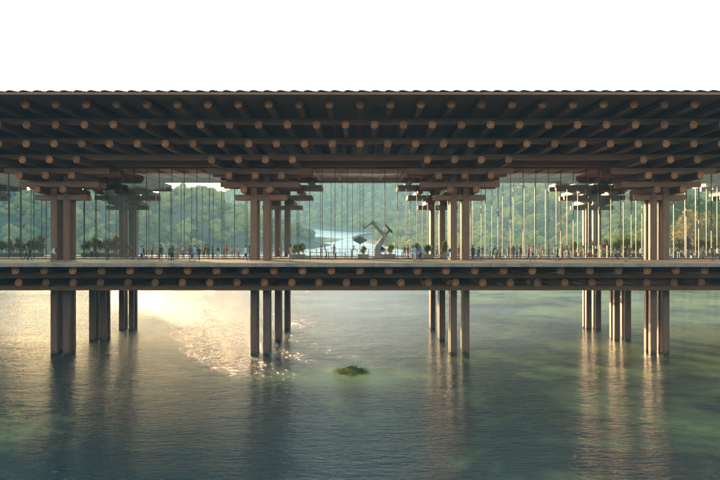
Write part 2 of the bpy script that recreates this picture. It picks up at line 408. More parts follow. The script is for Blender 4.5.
# ------------------------------------------------------------------ water, ground, hills
def ridge(x, y, ax, ay, bx, by, ha, hb, wd):
    dx, dy = bx-ax, by-ay; t = ((x-ax)*dx+(y-ay)*dy)/(dx*dx+dy*dy); t = max(0, min(1, t))
    d = math.hypot(x-ax-t*dx, y-ay-t*dy)
    return (ha+(hb-ha)*t)*math.exp(-(d/wd)**2)
def ter(x, y):
    n = noise.fractal(Vector((x*.004, y*.004, 1.7)), 1.0, 2.0, 5)
    n2 = noise.fractal(Vector((x*.0016+5, y*.0016, 7.7)), 1.0, 2.0, 3)
    z = -7.0
    if y > 200:
        up = max(0.0, y-430)
        z += up*0.055*math.exp(-((x-15)/(420.0))**2)
        a = max(ridge(x, y, -300, 660, -150, 700, 54, 52, 70), ridge(x, y, -560, 600, -318, 664, 135, 124, 40))  # second ridge is added past the left edge to keep sun off the water
        a2 = ridge(x, y, -150, 700, -95, 770, 53, 12, 90)
        b = ridge(x, y, 440, 500, 340, 950, 120, 130, 175)
        b2 = ridge(x, y, 340, 950, 230, 1200, 130, 115, 150)
        c = ridge(x, y, -130, 1450, 600, 1650, 112, 150, 220)
        e = ridge(x, y, 230, 1150, 60, 1080, 70, 24, 100)
        g = ridge(x, y, 700, 330, 260, 470, 50, 26, 90)
        zz = max(a, a2, b, b2, c, e, g)
        z += zz*(1+0.30*n+0.14*n2) + (5*n + 7*noise.noise(Vector((x*.019, y*.015, 4))) if zz > 8 else 0)
        r = ridge(x, y, 180, 320, 125, 268, 10, 9.5, 26)   # low wooded point behind the right end
        l = ridge(x, y, -150, 200, -88, 182, 8.5, 7.45, 9)   # sand bar to the left
        z = max(z, -7+max(r, l)*(1+.12*n))
    else:
        bk = ridge(x, y, -1500, -700, 1500, -800, 95, 80, 260)
        l = ridge(x, y, -900, -300, -420, 150, 60, 20, 150)
        l2 = ridge(x, y, 900, -300, 420, 150, 60, 20, 150)
        r = ridge(x, y, -150, 200, -88, 182, 8.5, 7.45, 9)
        z += max(bk, l, l2, r)*(1+.3*n)
    return z
def axis_pts(segs):
    p = []
    for a, b, st in segs:
        k = int(round((b-a)/st)); p += [a+i*(b-a)/k for i in range(k)]
    return p + [segs[-1][1]]
def terrain():
    xs = axis_pts([(-2600,-700,130),(-700,-300,20),(-300,420,9),(420,800,18),(800,2600,130)])
    ys = axis_pts([(-1600,100,110),(100,500,8),(500,1300,13),(1300,1800,28),(1800,3200,200)])
    vs = [(x, y, ter(x, y)) for y in ys for x in xs]
    w = len(xs)
    fs = [(j*w+i, j*w+i+1, (j+1)*w+i+1, (j+1)*w+i) for j in range(len(ys)-1) for i in range(w-1)]
    o = MB().add(vs, fs, 0, True).build('hills', M['ground']); tag(o, kind='structure')
terrain()
tag(MB().add([(-2600,-1600,0),(2600,-1600,0),(2600,3200,0),(-2600,3200,0)], [(0,1,2,3)]).build('lake_water', M['water']), kind='structure')
def river():
    vs = []; fs = []; n = 60; m = 10
    for j in range(n):
        y = 440+j*13
        cxv = -20+ 40*math.sin(y*.006); hw = 62+12*math.sin(y*.013)
        for i in range(m):
            x = cxv + hw*(i/(m-1)*2-1)
            vs.append((x, y, -7+(y-430)*0.055*0.985+5.6 + .5*noise.noise(Vector((x*.03,y*.03,0)))))
    fs = [(j*m+i, j*m+i+1, (j+1)*m+i+1, (j+1)*m+i) for j in range(n-1) for i in range(m-1)]
    tag(MB().add(vs, fs, 0, True).build('river', M['river']), kind='structure')
river()

# ------------------------------------------------------------------ foliage
def leaf_clump_mesh(name, seed, n, rx, rz, size, mat, lobes=7, hollow=0.55, link=False):
    rnd = random.Random(seed); mb = MB()
    L = []
    for i in range(lobes):
        a = rnd.uniform(0, 2*math.pi); rr = rnd.uniform(0.15, 0.62)*rx; zz = rnd.uniform(-0.55, 0.65)*rz
        L.append((Vector((rr*math.cos(a), rr*math.sin(a), zz)), rnd.uniform(0.32, 0.58)*rx))
    for i in range(n):
        c, r = rnd.choice(L)
        d = Vector((rnd.gauss(0,1), rnd.gauss(0,1), rnd.gauss(0,1))).normalized()
        if d.z < -0.2 and rnd.random() < .5: d.z = -d.z
        p = c + d*r*rnd.uniform(hollow, 1.08); p.z = c.z + (p.z-c.z)*0.85*rz/rx if rz > rx else p.z
        nrm = (d + Vector((rnd.gauss(0,.5), rnd.gauss(0,.5), rnd.gauss(0,.5)))).normalized()
        u = nrm.orthogonal().normalized(); u.rotate(Matrix.Rotation(rnd.uniform(0,6.28), 3, nrm)); w = nrm.cross(u)
        s = size*rnd.uniform(.6, 1.3)
        mb.add([p-u*s, p-w*s*.55+nrm*s*.15, p+u*s, p+w*s*.55+nrm*s*.1], [(0,1,2,3)])
    return mb.build(name, mat, link=link)

def bumpy_crown(name, seed, rx, rz):
    rnd = random.Random(seed); mb = MB()
    phi = (1+5**.5)/2
    import bmesh
    bm = bmesh.new(); bmesh.ops.create_icosphere(bm, subdivisions=3, radius=1)
    bv = [v.co.copy() for v in bm.verts]; bf = [[v.index for v in f.verts] for f in bm.faces]; bm.free()
    for i in range(9):
        a = rnd.uniform(0, 6.28); rr = rnd.uniform(.15,.6)*rx; r = rnd.uniform(.28,.46)*rx
        c = Vector((rr*math.cos(a), rr*math.sin(a), rnd.uniform(-.5,.75)*rz*(1-rr/rx*.6)))
        vs = []
        for v in bv:
            k = 1+.30*noise.noise(v*2.3+Vector((i*3.1, seed, 0)))+0.12*noise.noise(v*6+Vector((seed, i, 2)))
            vs.append(c+Vector((v.x*r*k, v.y*r*k, v.z*r*k*.85)))
        mb.add(vs, bf, 0)
    for i in range(110):
        d = Vector((rnd.gauss(0,1), rnd.gauss(0,1), rnd.gauss(0,1))).normalized()
        p = Vector((d.x*rx*.95, d.y*rx*.95, d.z*rz*.95))*rnd.uniform(.6,1.02); u = d.orthogonal().normalized(); w = d.cross(u); s = rnd.uniform(.25,.6)
        mb.add([p-u*s, p-w*s*.6, p+u*s, p+w*s*.6], [(0,1,2,3)])
    return mb.build(name, M['leaf_forest'], link=False)
def forest():
    src = bpy.data.collections.new('forest_crown_kinds')
    for i in range(6):
        rz = 4.6 + (i % 3)*1.3
        me = bumpy_crown('forest_crown', 50+i, 5.0, rz)
        src.objects.link(bpy.data.objects.new('forest_crown', me))
    rnd = random.Random(4); pts = []
    y = 300.0
    while y < 1650:
        st = 10.6 + (y-400)*0.0045
        xh = y*0.60+30; x = -xh
        while x < xh:
            px, py = x+rnd.uniform(-.5,.5)*st, y+rnd.uniform(-.5,.5)*st
            z = ter(px, py)
            floor = -7+max(0, py-430)*0.055
            cxr = -20+40*math.sin(py*.006)
            if z > 1.0 and not (abs(px-cxr) < 80 and z < floor+9.0 and py > 420):
                pts.append((px, py, z+3.4))
            x += st
        y += st
    me = bpy.data.meshes.new('forest'); me.from_pydata(pts, [], []); me.update()
    o = place('forest', me); tag(o, 'hazy wooded hillsides filling the view through the glass', 'forest', kind='stuff')
    ng = bpy.data.node_groups.new('scatter_crowns', 'GeometryNodeTree')
    ng.interface.new_socket('Geometry', in_out='INPUT', socket_type='NodeSocketGeometry')
    ng.interface.new_socket('Geometry', in_out='OUTPUT', socket_type='NodeSocketGeometry')
    gi = ng.nodes.new('NodeGroupInput'); go = ng.nodes.new('NodeGroupOutput')
    ip = ng.nodes.new('GeometryNodeInstanceOnPoints'); ci = ng.nodes.new('GeometryNodeCollectionInfo')
    ci.inputs['Collection'].default_value = src; ci.inputs['Separate Children'].default_value = True; ci.inputs['Reset Children'].default_value = True
    r1 = ng.nodes.new('FunctionNodeRandomValue'); r1.data_type = 'FLOAT_VECTOR'
    r1.inputs[0].default_value = (-.12,-.12,0); r1.inputs[1].default_value = (.12,.12,6.28)
    r2 = ng.nodes.new('FunctionNodeRandomValue'); r2.data_type = 'FLOAT'; r2.inputs[2].default_value = .7; r2.inputs[3].default_value = 2.0
    ip.inputs['Pick Instance'].default_value = True
    l = ng.links
    l.new(gi.outputs[0], ip.inputs['Points']); l.new(ci.outputs[0], ip.inputs['Instance'])
    l.new(r1.outputs[0], ip.inputs['Rotation']); l.new(r2.outputs[1], ip.inputs['Scale'])
    l.new(ip.outputs[0], go.inputs[0])
    md = o.modifiers.new('scatter', 'NODES'); md.node_group = ng
    print('forest points', len(pts))
forest()

def tree_mesh(seed, h, n=900, mat=None):
    rnd = random.Random(seed)
    tr = MB(); top = Vector((rnd.uniform(-.5,.5), rnd.uniform(-.5,.5), h*.72))
    mid = Vector((top.x*.3, top.y*.3, h*.35))
    tr.tube((0,0,-.5), mid, h*.028, h*.019, 8, cap=False); tr.tube(mid, top, h*.019, h*.005, 8)
    for i in range(7):
        z = rnd.uniform(.32, .65)*h; a = rnd.uniform(0, 6.28); b0 = mid.lerp(top, max(0, (z-h*.35)/(h*.37)))
        tr.tube(b0, b0+Vector((math.cos(a)*h*.2, math.sin(a)*h*.2, h*.13)), h*.010, h*.003, 6)
    crown = leaf_clump_mesh('crown', seed, n, h*.30, h*.36, h*.028, mat, lobes=13, hollow=.5)
    return tr.build('trunk', M['bark'], link=False), crown

TREES = {}
def tree(x, y, z, h, matk, label, seed):
    k = (matk, seed % 4)
    if k not in TREES: TREES[k] = tree_mesh(seed*7+3, 10.0, 1100, M[matk])
    t, c = TREES[k]
    e = empty('tree', (x, y, z), seed*1.3); e.scale = (h/10,)*3
    place('trunk', t, e); place('crown', c, e, (0,0,6.6))
    tag(e, label, 'tree', 'trees on the wooded point')
    return e
SIDE = ['tall', 'short', 'broad', 'slender', 'leaning', 'small', 'middling']
tl = [(690, 262, 17, 'leaf_gold', 'tan gold tree nearest the right edge behind the white railing'),
      (672, 276, 14, 'leaf_lime', 'bright lime green tree just right of the rightmost column cluster'),
      (708, 285, 20, 'leaf_green', 'tall dark green tree rising behind the tan trees at far right'),
      (716, 266, 15, 'leaf_gold', 'tan tree cut by the right edge of the picture'),
      (640, 300, 13, 'leaf_lime', 'low lime green tree left of the rightmost column cluster'),
      (618, 312, 12, 'leaf_lime', 'small yellow green tree right of the far columns behind the shelf'),
      (655, 292, 18, 'leaf_green', 'green tree standing behind the rightmost column cluster'),
      (682, 298, 22, 'leaf_green', 'tallest green tree of the wooded point, behind the tan one'),
      (628, 330, 15, 'leaf_green', 'mid green tree behind the small yellow green ones')]
for i, (px, d, h, mk, lb) in enumerate(tl):
    x = (px-360)*d/800; tree(x, d, max(0.3, ter(x, d)), h*1.45, mk, lb, i+1)

# ------------------------------------------------------------------ people
def skin_body(pose):
    """one continuous skinned body; pose: dict of joint angles (degrees)"""
    V = []; E = []; RD = []
    def v(p, r, par=None, ry=None):
        V.append(Vector(p)); RD.append((r, ry or r))
        if par is not None: E.append((par, len(V)-1))
        return len(V)-1
    lean = R(pose.get('lean', 0)); g = lambda k, d=0: R(pose.get(k, d))
    def up(base, l, side=0): return base + Vector((side, -math.sin(lean)*l, math.cos(lean)*l))
    pel = Vector((0,0,.93 - pose.get('drop', 0)))
    i0 = v(pel, .135, None, .105)
    c1 = up(pel, .20); i1 = v(c1, .125, i0, .09)
    c2 = up(pel, .42); i2 = v(c2, .155, i1, .105)
    nk = up(pel, .565); i3 = v(nk, .055, i2)
    hd = nk + Vector((0, -.02, .085)); i4 = v(hd, .07, i3, .082)
    ht = hd + Vector((0, .005, .10)); i5 = v(ht, .082, i4, .095)
    v(ht+Vector((0,.0,.055)), .05, i5, .06)
    for s, sd in ((-1,'l'), (1,'r')):
        hp = pel + Vector((s*.095, 0, -.07)); a = v(hp, .088, i0)
        th = g('hip'+sd); kn = g('knee'+sd)
        k = hp + Vector((0, -math.sin(th)*.41, -math.cos(th)*.41)); b = v(k, .058, a)
        an = k + Vector((0, -math.sin(th-kn)*.40, -math.cos(th-kn)*.40)); c = v(an, .042, b)
        ft = an + Vector((0, -.16*math.cos(kn-th if kn>th else 0), -.035)); v(ft, .036, c)
        sh = up(pel, .50, s*.175); a = v(sh, .058, i2)
        sa = g('arm'+sd); el = g('elb'+sd, 12); out = R(pose.get('out', 6))
        e = sh + Vector((s*math.sin(out)*.28, -math.sin(sa)*.28, -math.cos(sa)*.28)); b = v(e, .040, a)
        w = e + Vector((s*.01, -math.sin(sa+el)*.24, -math.cos(sa+el)*.24)); c = v(w, .027, b)
        h = w + Vector((0, -math.sin(sa+el)*.09, -math.cos(sa+el)*.09)); v(h, .034, c, .022)
        V_h[sd] = (w, h)
    return V, E, RD, ht
V_h = {}
def body_mesh(name, pose, skirt=False, shorts=False):
    V, E, RD, ht = skin_body(pose)
    me = bpy.data.meshes.new(name); me.from_pydata(V, E, []); me.update()
    o = bpy.data.objects.new(name, me); COL.objects.link(o)
    sk = o.modifiers.new('skin', 'SKIN'); sk.use_smooth_shade = True
    for i, sv in enumerate(me.skin_vertices[0].data):
        sv.radius = RD[i]; sv.use_root = (i == 0)
    ss = o.modifiers.new('sub', 'SUBSURF'); ss.levels = 1; ss.render_levels = 1
    dg = bpy.context.evaluated_depsgraph_get()
    m2 = bpy.data.meshes.new_from_object(o.evaluated_get(dg)); m2.name = name
    bpy.data.objects.remove(o)
    vs = [tuple(v.co) for v in m2.vertices]; fs = [list(p.vertices) for p in m2.polygons]
    bpy.data.meshes.remove(m2)
    mb = MB()
    mb.v = vs
    wr = [V_h['l'], V_h['r']]; footz = .0
    for f in fs:
        c = Vector((0,0,0))
        for i in f: c += Vector(vs[i])
        c /= len(f)
        mi = 1
        if c.z > ht.z-.16: mi = 0
        elif min((c-w[1]).length for w in wr) < .085 or min((c-w[0]).length for w in wr) < .05: mi = 0
        elif pose.get('bare') and abs(c.x) > .19 and c.z > .8 and (c - Vector((0,0,1.35))).length > .32: mi = 0
        elif c.z < .93-pose.get('drop',0) and not (abs(c.x) > .17 and c.z > .62): mi = 2
        if mi == 2 and c.z < .12: mi = 3
        if mi == 2 and shorts and c.z < .48: mi = 0
        mb.f.append(f); mb.mi.append(mi); mb.sm.append(True)
    # fingers, nose, ears
    for sd in ('l','r'):
        w, h = V_h[sd]; d = (h-w).normalized(); side = Vector((0,1,0)) if abs(d.y) < .7 else Vector((0,0,1))
        side = (side - d*side.dot(d)).normalized()
        for k, ln in enumerate((.060,.072,.068,.052)):
            b = h + d*.015 + side*(k-1.5)*.018; m_ = b + d*ln*.6
            mb.tube(b, m_, .009, .008, 5); mb.tube(m_, m_ + (d + Vector((0,-.5,0))).normalized()*ln*.45, .008, .006, 5)
        mb.tube(w+d*.03-side*.02, w+d*.08-side*.05, .010, .007, 5)
    mb.tube(ht+Vector((0,-.075,.0)), ht+Vector((0,-.108,-.03)), .010, .018, 5)
    for s in (-1,1): mb.tube(ht+Vector((s*.07,.0,-.02)), ht+Vector((s*.092,.012,-.01)), .028, .022, 6)
    lo = min(v[2] for v in mb.v)
    mb.v = [(a, b, c-lo) for a, b, c in mb.v]
    hair = MB(); hz = ht.z-lo
    hy = ht.y; n = 10
    longh = pose.get('long', False)
    rings = [(-.02,.085,.10,.03),(.02,.094,.112,.018),(.06,.093,.108,.012),(.10,.075,.088,.008),(.128,.035,.04,.005)]
    if longh: rings = [(-.22,.06,.035,.085),(-.12,.088,.055,.07)] + rings
    P = [[(rx*math.cos(2*math.pi*i/n), hy+off+ry*math.sin(2*math.pi*i/n), hz+z) for i in range(n)] for z,rx,ry,off in rings]
    for a, b in zip(P, P[1:]): hair.add(a+b, [(i,(i+1)%n,(i+1)%n+n,i+n) for i in range(n)], 0, True)
    hair.add(P[-1], [list(range(n))]); hair.add(P[0], [list(range(n))[::-1]])
    mats = [M['white']]*4
    return mb.build(name, mats, link=False), hair.build('hair', M['white'], link=False), ht.z-lo, ht.y
def cm(name, c, rough=.8):
    k = 'cloth_'+name
    if k not in M: M[k] = plain(k, c, rough, .12, 8)
    return M[k]
CLR = {'white': (.75,.74,.72), 'black': (.02,.02,.022), 'dark grey': (.06,.06,.065), 'grey': (.22,.22,.23), 'navy': (.02,.035,.09),
       'light blue': (.25,.42,.62), 'blue': (.06,.16,.42), 'red': (.45,.03,.025), 'maroon': (.18,.03,.03), 'brown': (.16,.085,.045), 'tan': (.42,.29,.18),
       'green': (.03,.14,.07), 'olive': (.13,.13,.05), 'teal': (.03,.20,.20), 'pink': (.55,.22,.2), 'yellow': (.6,.45,.06), 'orange': (.6,.2,.04), 'cream': (.6,.53,.42)}
for k, c in CLR.items(): cm(k, c)
SK = [plain('skin_%d' % i, c, .55, .06, 10) for i, c in enumerate([(.52,.31,.22), (.38,.21,.14), (.20,.10,.065)])]
HR = [plain('hair_%d' % i, c, .6, .1, 20) for i, c in enumerate([(.012,.01,.009), (.05,.028,.015), (.28,.12,.05)])]
POSES = {
 'striding': dict(hipl=26, kneel=8, hipr=-18, kneer=22, arml=-22, armr=24, elbl=15, elbr=25, lean=3, drop=.045),
 'walking': dict(hipl=-14, kneel=30, hipr=16, kneer=4, arml=15, armr=-14, elbl=20, elbr=12, lean=2, drop=.02),
 'standing': dict(hipl=2, hipr=-2, arml=4, armr=2, out=9),
 'chatting': dict(hipl=4, kneel=6, hipr=-3, arml=18, elbl=80, armr=5, elbr=20, out=12, bare=True),
 'strolling': dict(hipl=10, kneel=4, hipr=-9, kneer=14, arml=-8, armr=12, elbl=10, elbr=70, long=True),
 'waiting': dict(hipl=3, hipr=-4, arml=10, armr=10, elbl=95, elbr=100, out=14, long=True),
 'leaning': dict(hipl=8, kneel=10, hipr=-6, arml=55, armr=48, elbl=20, elbr=25, lean=24),
}
PM = {}
def person(px, d, pose, rz, top, legs, where, extra=None, h=1.72, skin=0, hair=0, shorts=False, group=None, z=None):
    key = (pose, shorts)
    if key not in PM: PM[key] = body_mesh('person', POSES[pose], shorts=shorts)
    bm_, hm, hz, hy = PM[key]
    x = (px-360)*d/800
    o = place('person', bm_, None, (x, d, DECK+.002 if z is None else z), R(rz)); s = h/1.76; o.scale = (s,s,s)
    mats = [SK[skin], cm(top, CLR[top]), cm(legs, CLR[legs]), cm('black', CLR['black'])]
    for i, m in enumerate(mats): o.material_slots[i].link = 'OBJECT'; o.material_slots[i].material = m
    hr = place('hair', hm, o); hr.material_slots[0].link = 'OBJECT'; hr.material_slots[0].material = HR[hair]
    ex = ''
    if extra == 'backpack':
        mb = MB(); mb.prism(chamfer(0, 0, .15, .11, .04), 2, -.2, .22, smooth=True); b = mb.build('backpack', cm('dark grey', CLR['dark grey']), o)
        b.location = (0, .20, hz-.40); ex = ' wearing a dark backpack'
    elif extra == 'skirt':
        mb = MB(); n = 14
        a = [(.15*math.cos(t), .12*math.sin(t), .98) for t in [2*math.pi*i/n for i in range(n)]]
        b_ = [(.25*math.cos(t)*(1+.06*math.sin(3*t)), .27*math.sin(t), .42) for t in [2*math.pi*i/n for i in range(n)]]
        mb.add(b_+a, [(i,(i+1)%n,(i+1)%n+n,i+n) for i in range(n)], 0, True)
        mb.build('skirt', cm(legs, CLR[legs]), o); ex = ' with a long skirt'
    elif extra == 'bag':
        mb = MB().box(-.06,.06,-.16,.16,-.14,.14); mb.tube((0,-.1,.14),(0,0,.3),.012,n=6); mb.tube((0,.1,.14),(0,0,.3),.012,n=6)
        b = mb.build('shoulder_bag', cm('brown', CLR['brown']), o); b.location = (.27, .02, .82); ex = ' carrying a brown bag'
    elif extra == 'coat':
        mb = MB(); n = 14
        a = [(.185*math.cos(t), .13*math.sin(t), 1.25) for t in [2*math.pi*i/n for i in range(n)]]
        b_ = [(.22*math.cos(t), .19*math.sin(t), .62) for t in [2*math.pi*i/n for i in range(n)]]
        mb.add(b_+a, [(i,(i+1)%n,(i+1)%n+n,i+n) for i in range(n)], 0, True)
        mb.build('coat', cm(top, CLR[top]), o); ex = ' with a long open coat'
    piece = {'skirt': 'skirt'}.get(extra) or ('shorts' if shorts else 'trousers')
    tag(o, '%s person in %s top, %s %s, %s' % (pose, top, legs, piece, where), 'person', group or 'people on the front walkway')
    return o
# front walkway: px, depth, pose, heading, colours, place     (heading 90 = towards +x ... figure faces -y at 0)
F = [
 (26.3, 91, 'walking', 90, 'olive', 'black', 'left of the leftmost columns', None),
 (29.6, 91.6, 'striding', 90, 'navy', 'black', 'at far left beside an olive top', None),
 (54.2, 91, 'striding', -90, 'white', 'dark grey', 'before the leftmost columns', 'backpack'),
 (107, 93.5, 'standing', 30, 'dark grey', 'black', 'alone before the golden hedge', 'coat'),
 (132.4, 96, 'standing', 160, 'maroon', 'brown', 'close to the glass in the left bay', None),
 (141.4, 92.5, 'striding', -90, 'light blue', 'black', 'crossing the left bay', None),
 (143.6, 94, 'walking', -90, 'black', 'navy', 'close behind a light blue top', None),
 (161, 89.5, 'standing', 200, 'black', 'dark grey', 'at the edge of the sunlit walkway', None),
 (169.8, 92, 'walking', 20, 'brown', 'black', 'of a pair on the sunlit walkway', None),
 (172.6, 91, 'waiting', 180, 'dark grey', 'black', 'of a pair on the sunlit walkway', 'skirt'),
 (190.2, 89.0, 'chatting', 10, 'maroon', 'navy', 'on the bright sunlit walkway', None),
 (194.4, 89.2, 'standing', -20, 'light blue', 'grey', 'beside a maroon top on sunlit walkway', None),
 (199.0, 92, 'walking', 0, 'black', 'black', 'on the sunlit walkway in the second bay', None),
 (245.4, 92.5, 'walking', 90, 'white', 'navy', 'left of the second cluster', None),
 (249.4, 93, 'strolling', 90, 'brown', 'dark grey', 'left of the second cluster', None),
 (290.8, 91, 'waiting', 170, 'tan', 'grey', 'just right of second cluster', None),
 (414.6, 90.5, 'standing', 150, 'light blue', 'cream', 'in the bay right of the robot arm', None),
 (420.4, 92, 'strolling', 160, 'blue', 'black', 'in the bay right of the robot arm', 'skirt'),
 (448.2, 92, 'striding', -90, 'light blue', 'grey', 'left of the third column cluster', 'backpack'),
 (473, 92.5, 'walking', 180, 'navy', 'black', 'right of the third cluster', None),
 (478.6, 92, 'striding', 100, 'black', 'dark grey', 'right of the third cluster', None),
 (528.4, 92, 'walking', 90, 'red', 'black', 'in the bay right of the third cluster', None),
 (533.2, 93, 'strolling', 100, 'grey', 'navy', 'next to a red top on the walkway', 'bag'),
 (554.8, 90, 'striding', 90, 'grey', 'tan', 'half hidden behind a green top', None),
 (557.4, 88.7, 'walking', -90, 'green', 'black', 'on the walkway below the tall glass', None),
 (615.6, 92, 'striding', -90, 'grey', 'navy', 'alone between the right columns', None),
 (625.4, 90.5, 'chatting', 40, 'black', 'black', 'left of the rightmost cluster', None),
 (629.4, 95, 'standing', 0, 'brown', 'olive', 'left of the rightmost cluster', 'coat'),
 (640.6, 92.5, 'walking', 90, 'white', 'black', 'just left of the rightmost cluster', None),
 (712.0, 93, 'standing', 20, 'olive', 'dark grey', 'near the right edge', None),
 (717.2, 91.5, 'striding', 90, 'white', 'black', 'at the right edge', 'bag'),
]
hts = [1.76,1.68,1.72,1.8,1.65,1.74,1.7,1.85]
for i, (px, d, ps, rz, tp, lg, wh, ex) in enumerate(F):
    person(px, d, ps, rz, tp, lg, wh, ex, hts[i % 8], (i*2) % 3 if i % 3 else 0, 0 if i % 4 else 1, shorts=(i in (7, 26)))
# inside the hall
I = [
 (92, 112, 'standing', 0, 'white', 'black', 'inside before the golden hedge'),
 (97, 113, 'walking', 90, 'cream', 'brown', 'inside before the golden hedge'),
 (152, 107, 'leaning', 60, 'orange', 'dark grey', 'at a table in the left bay'),
 (178, 110, 'standing', 10, 'pink', 'grey', 'inside, left part of second bay'),
 (183, 113, 'chatting', -60, 'white', 'navy', 'inside, left part of second bay'),
 (204, 104.5, 'leaning', 70, 'red', 'black', 'inside behind the sunlit walkway'),
 (207.6, 104.2, 'standing', 180, 'olive', 'brown', 'inside behind the sunlit walkway'),
 (212.4, 104, 'waiting', 90, 'teal', 'black', 'inside behind the sunlit walkway'),
 (218, 107, 'standing', 0, 'green', 'white', 'inside, middle of the second bay'),
 (224, 105, 'chatting', 60, 'orange', 'brown', 'inside, middle of the second bay'),
 (226.6, 106, 'standing', -60, 'red', 'tan', 'inside, middle of the second bay'),
 (232, 112, 'waiting', 0, 'cream', 'grey', 'inside, right part of the second bay'),
 (238, 109, 'walking', 90, 'white', 'tan', 'inside, right part of the second bay'),
 (281, 108, 'waiting', 20, 'pink', 'pink', 'inside behind the second cluster'),
 (298, 114, 'standing', 0, 'green', 'navy', 'among the lime green plants'),
 (303, 105, 'standing', 90, 'red', 'pink', 'beside the lime green plants'),
 (321, 107, 'standing', 90, 'teal', 'dark grey', 'left end of the long table'),
 (326.4, 112, 'leaning', -90, 'grey', 'navy', 'at the long table left of the robot arm'),
 (334, 116, 'chatting', 0, 'tan', 'grey', 'at the long table left of the robot arm'),
 (352, 104.5, 'leaning', 80, 'pink', 'brown', 'bending between table and robot arm'),
 (404.5, 106, 'waiting', 0, 'brown', 'tan', 'right of the robot arm'),
 (408, 110, 'standing', 40, 'red', 'grey', 'right of the robot arm'),
 (432, 108, 'walking', 90, 'teal', 'teal', 'near the plants left of the third cluster'),
 (437.5, 108, 'striding', -90, 'orange', 'tan', 'near the plants left of the third cluster'),
 (459.2, 108, 'standing', 0, 'maroon', 'maroon', 'seen between the third cluster columns'),
 (482.4, 105, 'waiting', 0, 'blue', 'grey', 'right of the third cluster'),
 (490, 107, 'strolling', 60, 'white', 'tan', 'right of the third cluster'),
 (493, 110, 'leaning', 90, 'navy', 'navy', 'right of the third cluster'),
 (509.5, 106, 'standing', 0, 'red', 'brown', 'at the red topped group'),
 (513.5, 108, 'chatting', -50, 'red', 'grey', 'at the red topped group'),
 (517, 106, 'standing', 50, 'light blue', 'brown', 'at the red topped group'),
 (520.5, 110, 'waiting', 0, 'maroon', 'black', 'at the red topped group'),
 (541, 111, 'leaning', 90, 'orange', 'tan', 'in the bay right of the third cluster'),
 (549, 107, 'walking', 90, 'tan', 'olive', 'in the bay right of the third cluster'),
 (562.5, 105, 'chatting', 90, 'olive', 'dark grey', 'behind the glass right of a green top'),
 (568.5, 105.5, 'leaning', -90, 'brown', 'black', 'behind the glass right of a green top'),
 (571, 109, 'standing', 0, 'orange', 'white', 'behind the glass right of a green top'),
 (582, 112, 'standing', 0, 'cream', 'tan', 'left of the display shelf'),
 (675, 105, 'waiting', 20, 'yellow', 'black', 'just right of the rightmost cluster'),
 (703, 108, 'standing', 180, 'tan', 'brown', 'inside near the right edge'),
]
for i, (px, d, ps, rz, tp, lg, wh) in enumerate(I):
    person(px, d, ps, rz, tp, lg, wh, None, hts[(i*3+1) % 8], i % 3 if i % 2 else 0, (i*5) % 3 if i % 5 else 1, group='people inside the glazed hall')

# ------------------------------------------------------------------ furniture
# railing along the far edge of the deck
rail = {}
rail['top'] = MB().box(-1.49,1.49,-.03,.03,1.05,1.12).build('top_rail', M['white'], link=False)
rail['mid'] = MB().box(-1.49,1.49,-.02,.02,.52,.58).build('middle_rail', M['white'], link=False)
rail['low'] = MB().box(-1.49,1.49,-.02,.02,.12,.17).build('bottom_rail', M['white'], link=False)
rail['post'] = MB().box(-.04,.04,-.04,.04,0,1.05).build('post', M['white'], link=False)
RY = sym(83.2)
for k in range(-21, 22):
    e = empty('railing', (k*3.0, RY, DECK+.001))
    for n_, kk in (('top_rail','top'),('middle_rail','mid'),('bottom_rail','low')): place(n_, rail[kk], e)
    for xx in (-1.45, -.48, .48, 1.45): place('post', rail['post'], e, (xx,0,0))
    tag(e, 'white three bar railing section on the far edge of the deck', 'railing', 'white railing sections along the far deck edge')
# hedge shrubs in long planters on the far walkway
sh = [leaf_clump_mesh('foliage', 200+i, 1000, 1.05, .95, .13, M[k], lobes=7, hollow=.3) for i, k in enumerate(('leaf_gold','leaf_gold','leaf_green','leaf_lime'))]
tub = MB().prism(chamfer(0,0,.75,.35,.05), 2, 0, .55).build('planter_box', M['pot'], link=False)
stem = MB(); 
for a in range(4): stem.tube((0,0,.4),(.4*math.cos(a*1.6),.25*math.sin(a*1.6),1.2),.03,.012,5)
stem = stem.build('stems', M['bark'], link=False)
def shrub(px, d, kind, sc, label, group='shrubs in planters'):
    e = empty('potted_shrub', ((px-360)*d/800, d, DECK+.001), (px*1.7) % .5)
    place('planter_box', tub, e); place('stems', stem, e)
    f = place('foliage', sh[kind], e, (0,0,.55+.95*sc), px % 3.0); f.scale = (sc, sc*.7, sc)
    tag(e, label, 'planter', group)
rs = random.Random(8)
px = 0
for i in range(14):
    px = 1.5 + i*9.4
    if 44 < px < 78: continue
    side = 'left of' if px < 50 else 'right of'
    ordn = ['first','second','third','fourth','fifth','sixth','seventh','eighth','ninth','tenth','eleventh','twelfth','thirteenth','fourteenth'][i if px < 50 else i-7]
    shrub(px, 126+rs.uniform(-1.5,1.5), rs.choice((0,0,1,2)), rs.uniform(1.15,1.5), 'golden brown shrub, %s %s the leftmost column cluster in the far hedge' % (ordn, side), 'golden hedge shrubs at the left')
